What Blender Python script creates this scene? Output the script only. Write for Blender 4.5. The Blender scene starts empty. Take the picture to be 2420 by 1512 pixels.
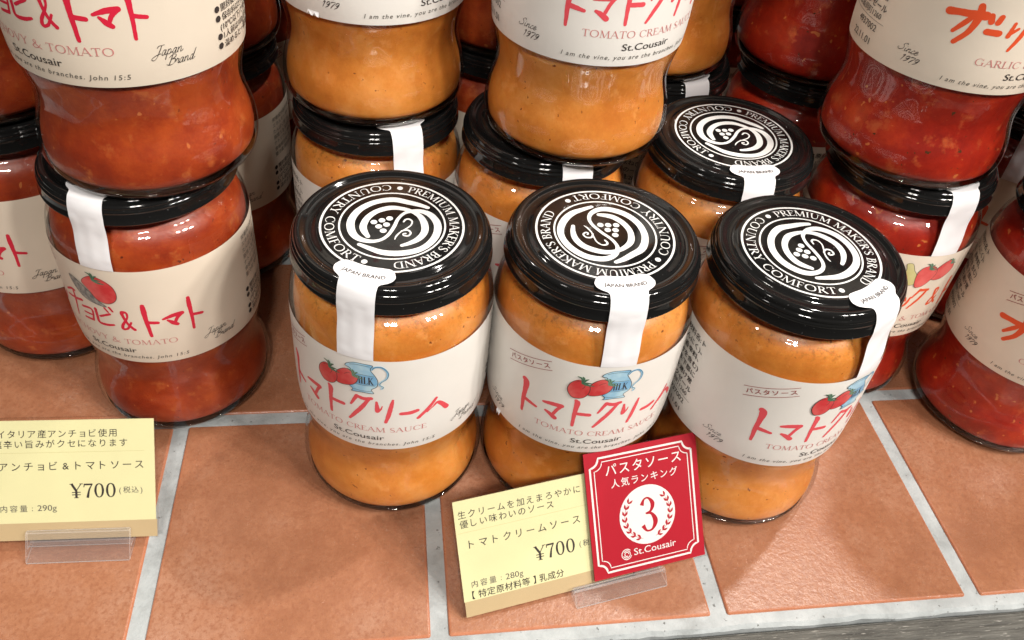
import bpy, bmesh, math, random
from mathutils import Matrix, Vector
random.seed(7)
S = bpy.context.scene
COL = S.collection
R = math.radians

# ------------------------------------------------------------------ camera
PIT, ROLL, HCAM = R(40.288), R(-6.532), 0.29719
cam_d = bpy.data.cameras.new('camera')
cam = bpy.data.objects.new('camera', cam_d); COL.objects.link(cam)
_r, _u, _f = Vector((1, 0, 0)), Vector((0, math.sin(PIT), math.cos(PIT))), Vector((0, math.cos(PIT), -math.sin(PIT)))
cr, sr = math.cos(ROLL), math.sin(ROLL)
rx, up = cr*_r - sr*_u, sr*_r + cr*_u
M = Matrix((rx, up, -_f)).transposed().to_4x4(); M.translation = (0, 0, HCAM)
cam.matrix_world = M
cam_d.sensor_fit = 'HORIZONTAL'; cam_d.sensor_width = 36.0
cam_d.lens = 36.0*2008.63/2419.2
cam_d.shift_y = -(756-604.8)/2419.2
cam_d.clip_start = 0.01; cam_d.clip_end = 50
S.camera = cam

# ------------------------------------------------------------------ light
w = bpy.data.worlds.new('World'); S.world = w; w.use_nodes = True
bg = w.node_tree.nodes['Background']
bg.inputs[0].default_value = (1.0, 0.88, 0.76, 1); bg.inputs[1].default_value = 0.028
S.view_settings.view_transform = 'Standard'; S.view_settings.look = 'None'
S.view_settings.exposure = 0.0; S.view_settings.gamma = 1.0

def spot(loc, target, power, radius=0.03, angle=31, col=(1.0, 0.945, 0.875)):
    d = bpy.data.lights.new('ceiling_spot', 'SPOT'); d.energy = power; d.color = col
    d.shadow_soft_size = radius; d.spot_size = R(angle); d.spot_blend = 0.9
    o = bpy.data.objects.new('ceiling_spot', d); COL.objects.link(o); o.location = loc
    o.rotation_euler = (Vector(target)-Vector(loc)).to_track_quat('-Z', 'Y').to_euler()
    return o
T0 = (0.01, 0.24, 0.06)
# track of spots over the aisle in front of the display
for x, y, p in ((1.56, -0.24, 82), (1.36, -0.43, 82), (1.17, -0.61, 74), (0.20, -1.00, 52), (0.02, -1.02, 46), (-0.75, -0.42, 12)):
    spot((x, y, 1.55), T0, p, 0.075)
# spots above and behind the display
for x, y, z, p in ((0.66, 0.84, 1.90, 66), (0.22, 1.05, 1.55, 6), (-0.60, 0.95, 1.55, 12)):
    spot((x, y, z), (0.06, 0.2, 0.0), p, 0.04)

# ------------------------------------------------------------------ materials
def mat(name, col, rough=0.5, **kw):
    m = bpy.data.materials.new(name); m.use_nodes = True
    b = m.node_tree.nodes['Principled BSDF']
    b.inputs['Base Color'].default_value = (*col, 1); b.inputs['Roughness'].default_value = rough
    for k, v in kw.items():
        b.inputs[k.replace('_', ' ')].default_value = v
    return m
def nd(m, t, **kw):
    n = m.node_tree.nodes.new(t)
    for k, v in kw.items(): setattr(n, k, v)
    return n
def lk(m, a, b): m.node_tree.links.new(a, b)
def noise(m, vec, scale, detail=4, rough=0.55):
    n = nd(m, 'ShaderNodeTexNoise'); n.inputs['Scale'].default_value = scale
    n.inputs['Detail'].default_value = detail; n.inputs['Roughness'].default_value = rough
    if vec is not None: lk(m, vec, n.inputs['Vector'])
    return n.outputs['Fac']
def ramp(m, fac, stops):
    r = nd(m, 'ShaderNodeValToRGB'); e = r.color_ramp.elements
    while len(e) < len(stops): e.new(0.5)
    for q, (p, c) in zip(e, stops): q.position = p; q.color = (*c, 1)
    lk(m, fac, r.inputs[0]); return r.outputs[0]
def mixc(m, fac, a, b, mode='MIX'):
    n = nd(m, 'ShaderNodeMix', data_type='RGBA', blend_type=mode)
    for i, v in ((0, fac), (6, a), (7, b)):
        if hasattr(v, 'is_linked'): lk(m, v, n.inputs[i])
        elif i == 0: n.inputs[0].default_value = v
        else: n.inputs[i].default_value = (*v, 1)
    return n.outputs[2]
def bump(m, h, strength, dist=0.001):
    n = nd(m, 'ShaderNodeBump'); n.inputs['Strength'].default_value = strength; n.inputs['Distance'].default_value = dist
    lk(m, h, n.inputs['Height']); lk(m, n.outputs[0], m.node_tree.nodes['Principled BSDF'].inputs['Normal'])
def objco(m, rand=True):
    t = nd(m, 'ShaderNodeTexCoord'); v = t.outputs['Object']
    if rand:
        oi = nd(m, 'ShaderNodeObjectInfo'); c = nd(m, 'ShaderNodeVectorMath', operation='SCALE')
        c.inputs[0].default_value = (3.1, 5.7, 2.3); lk(m, oi.outputs['Random'], c.inputs['Scale'])
        a = nd(m, 'ShaderNodeVectorMath', operation='ADD'); lk(m, v, a.inputs[0]); lk(m, c.outputs[0], a.inputs[1]); v = a.outputs[0]
    return v
def BS(m): return m.node_tree.nodes['Principled BSDF']

def sauce_mat(name, c0, c1, c2, speck, light, thr, seed=None, top=False, st=0.70):
    m = mat(name, c1, 0.42, Subsurface_Weight=0.5, Subsurface_Scale=0.004)
    BS(m).inputs['Subsurface Radius'].default_value = (1.0, 0.35, 0.12)
    v = objco(m)
    n1 = noise(m, v, 34, 8, 0.72)
    c = ramp(m, n1, [(0.36, c0), (0.5, c1), (0.64, c2)])
    n2 = noise(m, v, 135, 4, 0.62)
    c = mixc(m, ramp(m, n2, [(0.58, (0, 0, 0)), (0.70, (0.8,)*3)]), c, light)
    if seed:
        c = mixc(m, ramp(m, noise(m, v, 300, 1, 0.4), [(st, (0, 0, 0)), (st+0.035, (0.8,)*3)]), c, seed)
    g = nd(m, 'ShaderNodeMath', operation='MULTIPLY')
    fine = noise(m, v, 430, 2, 0.5)
    lk(m, ramp(m, fine, [(0.685, (0, 0, 0)), (0.72, (1, 1, 1))]), g.inputs[0])
    lk(m, ramp(m, noise(m, v, 70, 2), [(thr-0.06, (0, 0, 0)), (thr, (1, 1, 1))]), g.inputs[1])
    c = mixc(m, g.outputs[0], c, speck)
    if top:   # herb residue settled just under the lid
        t = nd(m, 'ShaderNodeTexCoord'); sx = nd(m, 'ShaderNodeSeparateXYZ'); lk(m, t.outputs['Object'], sx.inputs[0])
        mr = nd(m, 'ShaderNodeMapRange'); mr.inputs[1].default_value = 0.0955; mr.inputs[2].default_value = 0.1035; lk(m, sx.outputs[2], mr.inputs[0])
        gg = nd(m, 'ShaderNodeMath', operation='MULTIPLY'); lk(m, mr.outputs[0], gg.inputs[0])
        lk(m, ramp(m, noise(m, v, 520, 4, 0.7), [(0.52, (0, 0, 0)), (0.66, (0.7,)*3)]), gg.inputs[1])
        c = mixc(m, gg.outputs[0], c, (0.20, 0.085, 0.02))
    lk(m, c, BS(m).inputs['Base Color']); bump(m, n2, 0.4, 0.0008)
    return m
M_SAUCE = {
 'cream': sauce_mat('tomato_cream_sauce', (0.52, 0.165, 0.022), (0.62, 0.225, 0.036), (0.70, 0.30, 0.075), (0.20, 0.05, 0.01), (0.70, 0.31, 0.09), 0.56, None, True),
 'anchovy': sauce_mat('anchovy_tomato_sauce', (0.22, 0.020, 0.006), (0.31, 0.038, 0.008), (0.43, 0.072, 0.012), (0.12, 0.015, 0.006), (0.46, 0.12, 0.03), 0.6, (0.54, 0.17, 0.05), False, 0.745),
 'garlic': sauce_mat('garlic_tomato_sauce', (0.24, 0.009, 0.004), (0.35, 0.016, 0.005), (0.50, 0.042, 0.008), (0.07, 0.03, 0.008), (0.50, 0.10, 0.028), 0.56, (0.60, 0.20, 0.05), False, 0.715)}

def thin_glass(name, tint, rough=0.015, extra=0.0):
    m = bpy.data.materials.new(name); m.use_nodes = True; nt = m.node_tree; nt.nodes.clear()
    o = nd(m, 'ShaderNodeOutputMaterial'); mx = nd(m, 'ShaderNodeMixShader'); tr = nd(m, 'ShaderNodeBsdfTransparent'); gl = nd(m, 'ShaderNodeBsdfGlossy')
    tr.inputs[0].default_value = (*tint, 1); gl.inputs['Roughness'].default_value = rough
    fr = nd(m, 'ShaderNodeLayerWeight'); p5 = nd(m, 'ShaderNodeMath', operation='POWER'); p5.inputs[1].default_value = 5.0
    fm = nd(m, 'ShaderNodeMath', operation='MULTIPLY_ADD'); fm.inputs[1].default_value = 0.95; fm.inputs[2].default_value = 0.05
    lk(m, fr.outputs['Facing'], p5.inputs[0]); lk(m, p5.outputs[0], fm.inputs[0])
    v = objco(m); n = noise(m, v, 55, 2); b = nd(m, 'ShaderNodeBump'); b.inputs['Strength'].default_value = 0.16; b.inputs['Distance'].default_value = 0.0012
    lk(m, n, b.inputs['Height']); lk(m, b.outputs[0], gl.inputs['Normal']); lk(m, b.outputs[0], fr.inputs['Normal'])
    ad = nd(m, 'ShaderNodeMath', operation='ADD'); ad.inputs[1].default_value = extra; lk(m, fm.outputs[0], ad.inputs[0])
    lk(m, ad.outputs[0], mx.inputs[0]); lk(m, tr.outputs[0], mx.inputs[1]); lk(m, gl.outputs[0], mx.inputs[2]); lk(m, mx.outputs[0], o.inputs[0])
    return m
M_GLASS = thin_glass('jar_glass', (0.985, 0.98, 0.97), 0.03)
M_HEEL = mat('thick_base_glass', (0.42, 0.38, 0.33), 0.0, Transmission_Weight=1.0, IOR=1.5)
M_LID = mat('black_lacquer', (0.008, 0.0075, 0.0075), 0.08, Specular_IOR_Level=0.45)
_v = objco(M_LID); _n = noise(M_LID, _v, 900, 2); lk(M_LID, ramp(M_LID, _n, [(0.3, (0.05,)*3), (0.8, (0.10,)*3)]), BS(M_LID).inputs['Roughness'])
_d = ramp(M_LID, noise(M_LID, _v, 1500, 1), [(0.76, (0.008,)*3), (0.80, (0.12,)*3)]); lk(M_LID, _d, BS(M_LID).inputs['Base Color'])
M_WHITE = mat('white_ink', (0.72, 0.72, 0.71), 0.35)
M_TAPE = mat('white_seal_paper', (0.80, 0.79, 0.81), 0.38)
_v = objco(M_TAPE); bump(M_TAPE, noise(M_TAPE, _v, 75, 2, 0.45), 0.45, 0.0014)
def paper(name, col):
    m = mat(name, col, 0.42); v = objco(m); n = noise(m, v, 60, 4)
    lk(m, mixc(m, 0.5, ramp(m, n, [(0.3, tuple(x*0.94 for x in col)), (0.7, tuple(min(1, x*1.03) for x in col))]), col), BS(m).inputs['Base Color'])
    bump(m, noise(m, v, 1400, 2), 0.05, 0.0003); return m
M_PAPER = {'cream': paper('white_label_paper', (0.76, 0.73, 0.685)), 'anchovy': paper('beige_label_paper', (0.70, 0.61, 0.50)), 'garlic': paper('sand_label_paper', (0.72, 0.635, 0.53))}
M_INK = mat('dark_ink', (0.035, 0.028, 0.026), 0.5)
M_GREY = mat('grey_ink', (0.11, 0.10, 0.085), 0.5)
M_PINK = mat('coral_brush_ink', (0.72, 0.075, 0.095), 0.45)
M_CRIM = mat('crimson_brush_ink', (0.60, 0.015, 0.045), 0.45)
M_ORNG = mat('orange_brush_ink', (0.72, 0.085, 0.025), 0.45)
M_ROSE = mat('rose_ink', (0.56, 0.20, 0.19), 0.5)
M_BRICK = mat('brick_ink', (0.28, 0.035, 0.028), 0.5)
def water(name, a, b, sc=120):
    m = mat(name, a, 0.45); v = objco(m, False); lk(m, ramp(m, noise(m, v, sc, 3), [(0.35, a), (0.65, b)]), BS(m).inputs['Base Color']); return m
M_TOM = water('tomato_red_ink', (0.55, 0.03, 0.035), (0.68, 0.13, 0.12))
M_BLUE = water('watercolour_blue', (0.16, 0.40, 0.62), (0.44, 0.64, 0.74))
M_BLUE2 = water('watercolour_deep_blue', (0.10, 0.30, 0.56), (0.24, 0.48, 0.68))
M_GREEN = water('leaf_green_ink', (0.05, 0.16, 0.09), (0.20, 0.34, 0.24))
M_FISH = water('fish_grey_ink', (0.10, 0.11, 0.12), (0.34, 0.32, 0.28), 700)
M_GARL = water('garlic_green_ink', (0.50, 0.46, 0.16), (0.60, 0.55, 0.28))
M_SLOTS = [M_INK, M_GREY, M_PINK, M_CRIM, M_ORNG, M_ROSE, M_BRICK, M_TOM, M_BLUE, M_GREEN, M_FISH, M_GARL, M_WHITE, M_BLUE2]
INK, GREY, PINK, CRIM, ORNG, ROSE, BRICK, TOM, BLUE, GREEN, FISH, GARL, WHITE, BLUE2 = range(14)

# ------------------------------------------------------------------ mesh helpers
def link(name, me, material=None, parent=None):
    o = bpy.data.objects.new(name, me); COL.objects.link(o)
    if material is not None and me is not None and not me.materials: me.materials.append(material)
    if parent is not None: o.parent = parent
    return o
def mesh(name, v, f, smooth=False):
    me = bpy.data.meshes.new(name); me.from_pydata(v, [], f); me.update()
    if smooth: me.shade_smooth()
    return me
def tag(o, label=None, cat=None, group=None, kind=None):
    for k, v in (('label', label), ('category', cat), ('group', group), ('kind', kind)):
        if v: o[k] = v
    return o
def lathe(name, prof, n=96, closed=False, smooth=True):
    v, f = [], []; m_ = len(prof)
    for i in range(n):
        a = 2*math.pi*i/n
        for r_, z_ in prof: v.append((r_*math.cos(a)/1000, r_*math.sin(a)/1000, z_/1000))
    k = m_ if closed else m_-1
    for i in range(n):
        j = (i+1) % n
        for q in range(k):
            q2 = (q+1) % m_
            f.append((i*m_+q, j*m_+q, j*m_+q2, i*m_+q2))
    me = mesh(name, v, f, smooth)
    bm = bmesh.new(); bm.from_mesh(me); bmesh.ops.remove_doubles(bm, verts=bm.verts, dist=1e-7); bm.to_mesh(me); bm.free()
    if smooth: me.shade_smooth()
    return me
def crom(pts, n):
    """Catmull-Rom through tuples of any width."""
    if len(pts) < 3:
        return [tuple(a+(b-a)*i/n for a, b in zip(pts[0], pts[1])) for i in range(n+1)]
    P = [pts[0]]+list(pts)+[pts[-1]]; out = []
    for i in range(1, len(P)-2):
        for s in range(n):
            t = s/n; o = []
            for a, b, c, d in zip(P[i-1], P[i], P[i+1], P[i+2]):
                o.append(0.5*(2*b+(c-a)*t+(2*a-5*b+4*c-d)*t*t+(3*b-a-3*c+d)*t**3))
            out.append(tuple(o))
    out.append(tuple(pts[-1])); return out
_fc = bpy.data.curves.new('type_setter', 'FONT'); _fo = bpy.data.objects.new('type_setter', _fc); COL.objects.link(_fo)
_cache = {}
def glyphs(s, shear=0.0, bold=0.0, spacing=1.0):
    k = (s, shear, bold, spacing)
    if k not in _cache:
        _fc.body = s; _fc.shear = shear; _fc.offset = bold; _fc.space_character = spacing; _fc.resolution_u = 3
        bpy.context.view_layer.update()
        e = _fo.evaluated_get(bpy.context.evaluated_depsgraph_get()); me = e.to_mesh()
        _cache[k] = ([(v.co.x, v.co.y) for v in me.vertices], [tuple(p.vertices) for p in me.polygons]); e.to_mesh_clear()
    return _cache[k]
def pen(pts, k):
    o = []
    for i, (x, y, wd) in enumerate(pts):
        a = pts[max(0, i-1)]; b = pts[min(len(pts)-1, i+1)]
        dx, dy = b[0]-a[0], b[1]-a[1]; l = math.hypot(dx, dy) or 1
        o.append((x, y, 1.12*wd/math.hypot(dy/l, k*dx/l)))
    return o
class Print:
    def __init__(s): s.el = []; s.lift = 0.0
    def add(s, v, f, ink): s.el.append((v, f, ink, s.lift))
    def ribbon(s, pts, ink, n=6, jitter=0.0, cap=True):
        q = crom(pts, n); L, Rr = [], []
        for i, (x, y, wd) in enumerate(q):
            a = q[max(0, i-1)]; b = q[min(len(q)-1, i+1)]
            dx, dy = b[0]-a[0], b[1]-a[1]; l = math.hypot(dx, dy) or 1
            nx, ny = -dy/l, dx/l; h = wd/2
            j1, j2 = (random.uniform(-jitter, jitter), random.uniform(-jitter, jitter)) if jitter else (0, 0)
            L.append((x+nx*(h+j1), y+ny*(h+j1))); Rr.append((x-nx*(h+j2), y-ny*(h+j2)))
        v = L+Rr; k = len(q); f = [(i, k+i, k+i+1, i+1) for i in range(k-1)]
        if cap:
            for (x, y, wd), (x2, y2, _), idx in ((q[0], q[1], 0), (q[-1], q[-2], k-1)):
                if wd < 0.25: continue
                ang = math.atan2(y-y2, x-x2); c0 = len(v)
                for t in range(7):
                    a = ang+math.pi/2-math.pi*t/6; v.append((x+math.cos(a)*wd/2, y+math.sin(a)*wd/2))
                f.append(tuple(c0+t for t in range(7)))
        s.add(v, f, ink)
    def disc(s, x, y, r, ink, n=20): s.add([(x+r*math.cos(2*math.pi*i/n), y+r*math.sin(2*math.pi*i/n)) for i in range(n)], [tuple(range(n))], ink)
    def ring(s, x, y, r0, r1, ink, n=128):
        v = [(x+r*math.cos(2*math.pi*i/n), y+r*math.sin(2*math.pi*i/n)) for r in (r0, r1) for i in range(n)]
        s.add(v, [(i, (i+1) % n, n+(i+1) % n, n+i) for i in range(n)], ink)
    def blob(s, pts, ink, outline=None, ow=0.22, rings=7):
        q = crom([pts[-1]]+list(pts)+[pts[0], pts[1]], 5); a = len(q)
        q = q[5:5+5*len(pts)]
        cx = sum(p[0] for p in q)/len(q); cy = sum(p[1] for p in q)/len(q); n = len(q)
        v = [(cx+(p[0]-cx)*t/rings, cy+(p[1]-cy)*t/rings) for t in range(1, rings+1) for p in q]+[(cx, cy)]
        f = [(t*n+i, t*n+(i+1) % n, (t+1)*n+(i+1) % n, (t+1)*n+i) for t in range(rings-1) for i in range(n)]
        f += [(len(v)-1, i, (i+1) % n) for i in range(n)]
        s.add(v, f, ink); s.lift += 0.015
        if outline is not None: s.ribbon([(p[0], p[1], ow) for p in q]+[(q[0][0], q[0][1], ow)], outline, 1, cap=False)
    def text(s, t, ink, x, y, h, width=None, ang=0, shear=0.0, bold=0.0, spacing=1.0, align='l', cap=0.70):
        v, f = glyphs(t, shear, bold, spacing)
        if not v: return
        k = h/cap; x0 = min(p[0] for p in v); x1 = max(p[0] for p in v)
        kx = k if width is None else width/(x1-x0)
        off = 0 if align == 'l' else ((x1-x0)*kx if align == 'r' else (x1-x0)*kx/2)
        c, n = math.cos(ang), math.sin(ang); o = []
        for p in v:
            a, b = (p[0]-x0)*kx-off, p[1]*k
            o.append((x+a*c-b*n, y+a*n+b*c))
        s.add(o, f, ink)
    def serif(s, t, ink, x, y, h, width=None, wt=1.0, shear=0.0):
        tot = sum(SF.get(ch, (0.34, [], []))[0] for ch in t); kx = h if width is None else width/tot
        cx = 0.0
        for ch in t:
            if ch not in SF: cx += 0.34; continue
            adv, st, sf = SF[ch]
            tr = lambda px, py: (x+(cx+px+py*shear)*kx, y+py*h)
            for pts, ww in st:
                ww = ww if isinstance(ww, (list, tuple)) else [ww]*len(pts)
                s.ribbon([(*tr(px, py), q*h*wt) for (px, py), q in zip(pts, ww)], ink, 4 if len(pts) > 2 else 3, cap=False)
            for px, py, hw in sf:
                yy = py+0.022 if py < 0.5 else py-0.022
                s.ribbon([(*tr(px-hw, yy), 0.045*h*wt), (*tr(px+hw, yy), 0.045*h*wt)], ink, 2, cap=False)
            cx += adv
    def script(s, t, ink, x, y, h, width, slant=0.45, wt=0.2):
        tot = sum(SC[c][0] for c in t); k = width/tot; cx = 0
        for c in t:
            adv, st = SC[c]
            for pts in st:
                m_ = len(pts)
                s.ribbon([(x+(cx+px)*k+py*h*slant, y+py*h, wt*(0.55+0.9*abs(math.sin(1.3*i+0.6)))) for i, (px, py) in enumerate(pts)], ink, 4, cap=False)
            cx += adv
    def build(s, name, fn, step=0.0012):
        V, F, MI = [], [], []
        for i, (v, f, ink, lf) in enumerate(s.el):
            o = len(V); h = i*step+lf
            V += [fn(a[0], a[1], h) for a in v]; F += [tuple(o+q for q in p) for p in f]; MI += [ink]*len(f)
        me = mesh(name, V, F)
        used = sorted(set(MI)); ix = {u: i for i, u in enumerate(used)}
        for u in used: me.materials.append(M_SLOTS[u])
        me.polygons.foreach_set('material_index', [ix[q] for q in MI]); me.update()
        return me
t_, T_ = 0.055, 0.14
_stem = lambda x, a=0, b=1: ([(x, a), (x, b)], T_)
SF = {
 'A': (.76, [([(.08, 0), (.38, 1)], t_), ([(.37, 1), (.69, 0)], T_), ([(.2, .35), (.57, .35)], t_)], [(.08, 0, .1), (.69, 0, .11)]),
 'B': (.64, [_stem(.17), ([(.17, .97), (.36, .97), (.47, .77), (.36, .55), (.17, .53)], [t_, t_, T_, t_, t_]), ([(.17, .53), (.40, .52), (.53, .28), (.42, .04), (.17, .03)], [t_, t_, T_, t_, t_])], [(.12, 0, .1), (.12, 1, .1)]),
 'C': (.74, [([(.65, .76), (.52, .95), (.36, .98), (.16, .8), (.1, .5), (.16, .2), (.36, .02), (.54, .05), (.68, .22)], [t_, t_, t_, .11, T_, .11, t_, t_, t_]), ([(.66, .72), (.66, .98)], t_)], []),
 'D': (.80, [_stem(.17), ([(.17, .97), (.44, .97), (.66, .8), (.71, .5), (.66, .2), (.44, .03), (.17, .03)], [t_, t_, .11, T_, .11, t_, t_])], [(.12, 0, .1), (.12, 1, .1)]),
 'E': (.60, [_stem(.17), ([(.17, .97), (.5, .97)], t_), ([(.5, .99), (.52, .8)], t_), ([(.17, .52), (.43, .52)], t_), ([(.17, .03), (.53, .03)], t_), ([(.53, 0), (.56, .22)], t_)], [(.12, 0, .1), (.12, 1, .1)]),
 'F': (.56, [_stem(.17), ([(.17, .97), (.5, .97)], t_), ([(.5, .99), (.52, .8)], t_), ([(.17, .52), (.43, .52)], t_)], [(.17, 0, .13), (.12, 1, .1)]),
 'H': (.84, [_stem(.17), _stem(.66), ([(.17, .52), (.66, .52)], t_)], [(.17, 0, .12), (.17, 1, .12), (.66, 0, .12), (.66, 1, .12)]),
 'I': (.36, [_stem(.18)], [(.18, 0, .12), (.18, 1, .12)]),
 'K': (.72, [_stem(.17), ([(.2, .42), (.58, 1)], t_), ([(.3, .56), (.66, 0)], T_)], [(.17, 0, .12), (.17, 1, .12), (.57, 1, .09), (.66, 0, .09)]),
 'L': (.58, [_stem(.17), ([(.17, .03), (.5, .03)], t_), ([(.5, 0), (.53, .22)], t_)], [(.12, 0, .1), (.17, 1, .12)]),
 'M': (.96, [([(.13, 0), (.18, 1)], t_), ([(.18, 1), (.47, .03)], T_), ([(.47, .03), (.76, 1)], t_), ([(.77, 1), (.82, 0)], T_)], [(.12, 0, .1), (.82, 0, .12), (.14, 1, .08), (.8, 1, .08)]),
 'N': (.86, [([(.15, 0), (.15, 1)], t_), ([(.15, 1), (.71, 0)], T_), ([(.71, 0), (.71, 1)], t_)], [(.15, 0, .1), (.11, 1, .08), (.71, 1, .1)]),
 'O': (.86, [([(.43, .98), (.22, .88), (.11, .66), (.11, .34), (.22, .12), (.43, .02), (.64, .12), (.75, .34), (.75, .66), (.64, .88), (.43, .98)], [t_, .1, T_, T_, .1, t_, .1, T_, T_, .1, t_])], []),
 'P': (.60, [_stem(.17), ([(.17, .97), (.4, .97), (.53, .73), (.4, .48), (.17, .47)], [t_, t_, T_, t_, t_])], [(.17, 0, .12), (.12, 1, .1)]),
 'R': (.68, [_stem(.17), ([(.17, .97), (.38, .97), (.5, .75), (.38, .52), (.17, .51)], [t_, t_, T_, t_, t_]), ([(.32, .52), (.64, 0)], T_)], [(.17, 0, .12), (.12, 1, .1), (.66, 0, .07)]),
 'S': (.54, [([(.44, .78), (.36, .96), (.22, .97), (.1, .8), (.17, .6), (.36, .43), (.47, .24), (.36, .04), (.19, .03), (.08, .24)], [t_, t_, .07, .11, T_, T_, .11, .07, t_, t_])], []),
 'T': (.70, [_stem(.35), ([(.06, .78), (.07, .97)], t_), ([(.05, .97), (.65, .97)], t_), ([(.63, .97), (.64, .78)], t_)], [(.35, 0, .13)]),
 'U': (.84, [([(.18, 1), (.18, .4), (.24, .12), (.43, .03), (.6, .12), (.67, .4)], [T_, T_, .12, .07, t_, t_]), ([(.67, .38), (.67, 1)], t_)], [(.18, 1, .12), (.67, 1, .1)]),
 'V': (.76, [([(.1, 1), (.39, 0)], T_), ([(.39, 0), (.68, 1)], t_)], [(.1, 1, .11), (.68, 1, .1)]),
 'Y': (.72, [([(.1, 1), (.36, .48)], T_), ([(.36, .48), (.62, 1)], t_), ([(.36, .5), (.36, 0)], T_)], [(.1, 1, .1), (.62, 1, .1), (.36, 0, .12)]),
 'G': (.82, [([(.65, .78), (.52, .95), (.36, .98), (.16, .8), (.1, .5), (.16, .2), (.36, .02), (.54, .05), (.66, .15)], [t_, t_, t_, .11, T_, .11, t_, t_, t_]), ([(.67, .05), (.67, .42)], T_), ([(.65, .72), (.65, .98)], t_)], [(.66, .42, .12)]),
 '&': (.92, [([(.82, .55), (.6, .16), (.4, .02), (.18, .06), (.12, .26), (.28, .5), (.44, .68), (.42, .92), (.3, .98), (.22, .82), (.34, .56), (.6, .2), (.86, .0)], [t_, t_, .08, T_, T_, t_, .08, .1, t_, .09, T_, T_, .1])], []),
 "'": (.22, [([(.12, 1), (.08, .72)], .09)], []),
 '7': (.56, [([(.06, .74), (.08, .93)], t_), ([(.06, .93), (.52, .93)], .11), ([(.5, .93), (.34, .55), (.25, 0)], [t_, .1, .16])], []),
 '0': (.62, [([(.31, .97), (.17, .85), (.11, .5), (.17, .15), (.31, .03), (.45, .15), (.51, .5), (.45, .85), (.31, .97)], [t_, .1, T_, .1, t_, .1, T_, .1, t_])], []),
 '3': (.58, [([(.1, .78), (.18, .94), (.32, .96), (.44, .78), (.36, .58), (.2, .53)], [.13, .06, .06, .13, .07, .05]), ([(.2, .53), (.38, .5), (.49, .27), (.38, .05), (.2, .03), (.09, .2)], [.05, .08, .15, .07, .06, .13])], []),
 '\u00a5': (.70, [([(.1, 1), (.35, .5)], T_), ([(.35, .5), (.62, 1)], t_), ([(.35, .52), (.35, 0)], T_), ([(.12, .4), (.58, .4)], t_), ([(.12, .23), (.58, .23)], t_)], [(.1, 1, .1), (.62, 1, .1), (.35, 0, .13)])}
_a = [(.26, .42), (.14, .5), (.03, .3), (.05, .04), (.16, .02), (.26, .35)]
SC = {
 'S': (.62, [[(.55, .85), (.45, 1.05), (.25, .97), (.2, .75), (.4, .45), (.38, .15), (.12, -.02), (-.12, .1), (-.06, .28)]]),
 'i': (.26, [[(.0, .45), (.02, .1), (.12, 0), (.26, .2)], [(.02, .72), (.06, .66)]]),
 'n': (.46, [[(.0, .5), (.02, 0)], [(.02, .3), (.15, .48), (.25, .45), (.26, .1), (.34, 0), (.46, .18)]]),
 'c': (.33, [[(.25, .4), (.15, .5), (.03, .3), (.05, .05), (.18, 0), (.32, .18)]]),
 'e': (.4, [[(.05, .2), (.22, .3), (.24, .45), (.14, .5), (.03, .3), (.06, .04), (.2, 0), (.38, .2)]]),
 'J': (.62, [[(.1, .75), (.2, .95), (.45, .97), (.62, 1)], [(.42, .97), (.38, .4), (.3, -.2), (.1, -.38), (-.06, -.2), (.2, .08), (.55, .2)]]),
 'a': (.44, [_a, [(.28, .5), (.26, .08), (.34, 0), (.45, .18)]]),
 'p': (.42, [[(.02, .5), (.0, -.48)], [(.0, .3), (.14, .5), (.27, .35), (.22, .05), (.05, .05)], [(.2, .03), (.42, .2)]]),
 'B': (.62, [[(.22, 1), (.15, 0)], [(-.02, .75), (.2, 1), (.45, 1), (.5, .75), (.2, .55)], [(.2, .55), (.56, .5), (.5, .1), (.2, -.02), (-.08, .1)]]),
 'r': (.36, [[(.0, .2), (.1, .52), (.12, .42), (.24, .42), (.24, .1), (.3, 0), (.38, .15)]]),
 'd': (.5, [_a, [(.36, 1.08), (.26, .08), (.34, 0), (.48, .18)]]),
 '1': (.42, [[(.1, .8), (.26, 1), (.22, 0)]]),
 '9': (.5, [[(.4, .75), (.25, .5), (.1, .65), (.15, .92), (.32, 1), (.42, .8), (.35, .3), (.12, 0)]]),
 '7': (.5, [[(.05, .85), (.1, 1), (.48, .98), (.28, .4), (.22, 0)]])}

# ------------------------------------------------------------------ the tiled counter
PSI, OX, OY, TW, TG = 0.19295, -0.13048, 0.21899, 0.10321, 0.00623
def grid(a, b, z=0.0):
    c, s = math.cos(PSI), math.sin(PSI)
    return (OX+c*a-s*b, OY+s*a+c*b, z)
M_TILE = mat('terracotta', (0.5, 0.17, 0.08), 0.3, Specular_IOR_Level=0.7)
v = objco(M_TILE)
c = ramp(M_TILE, noise(M_TILE, v, 22, 6, 0.72), [(0.34, (0.265, 0.104, 0.050)), (0.5, (0.35, 0.150, 0.078)), (0.64, (0.385, 0.190, 0.115))])
n2 = noise(M_TILE, v, 620, 5, 0.75)
c = mixc(M_TILE, ramp(M_TILE, n2, [(0.34, (0.9,)*3), (0.56, (0, 0, 0))]), c, (0.27, 0.102, 0.05))
c = mixc(M_TILE, ramp(M_TILE, noise(M_TILE, v, 1300, 2), [(0.69, (0, 0, 0)), (0.74, (1, 1, 1))]), c, (0.19, 0.075, 0.04))
_tc = nd(M_TILE, 'ShaderNodeTexCoord'); _sx = nd(M_TILE, 'ShaderNodeSeparateXYZ'); lk(M_TILE, _tc.outputs['Object'], _sx.inputs[0])
_mx = nd(M_TILE, 'ShaderNodeMath', operation='MAXIMUM')
for i in (0, 1):
    ab = nd(M_TILE, 'ShaderNodeMath', operation='ABSOLUTE'); lk(M_TILE, _sx.outputs[i], ab.inputs[0]); lk(M_TILE, ab.outputs[0], _mx.inputs[i])
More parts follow.
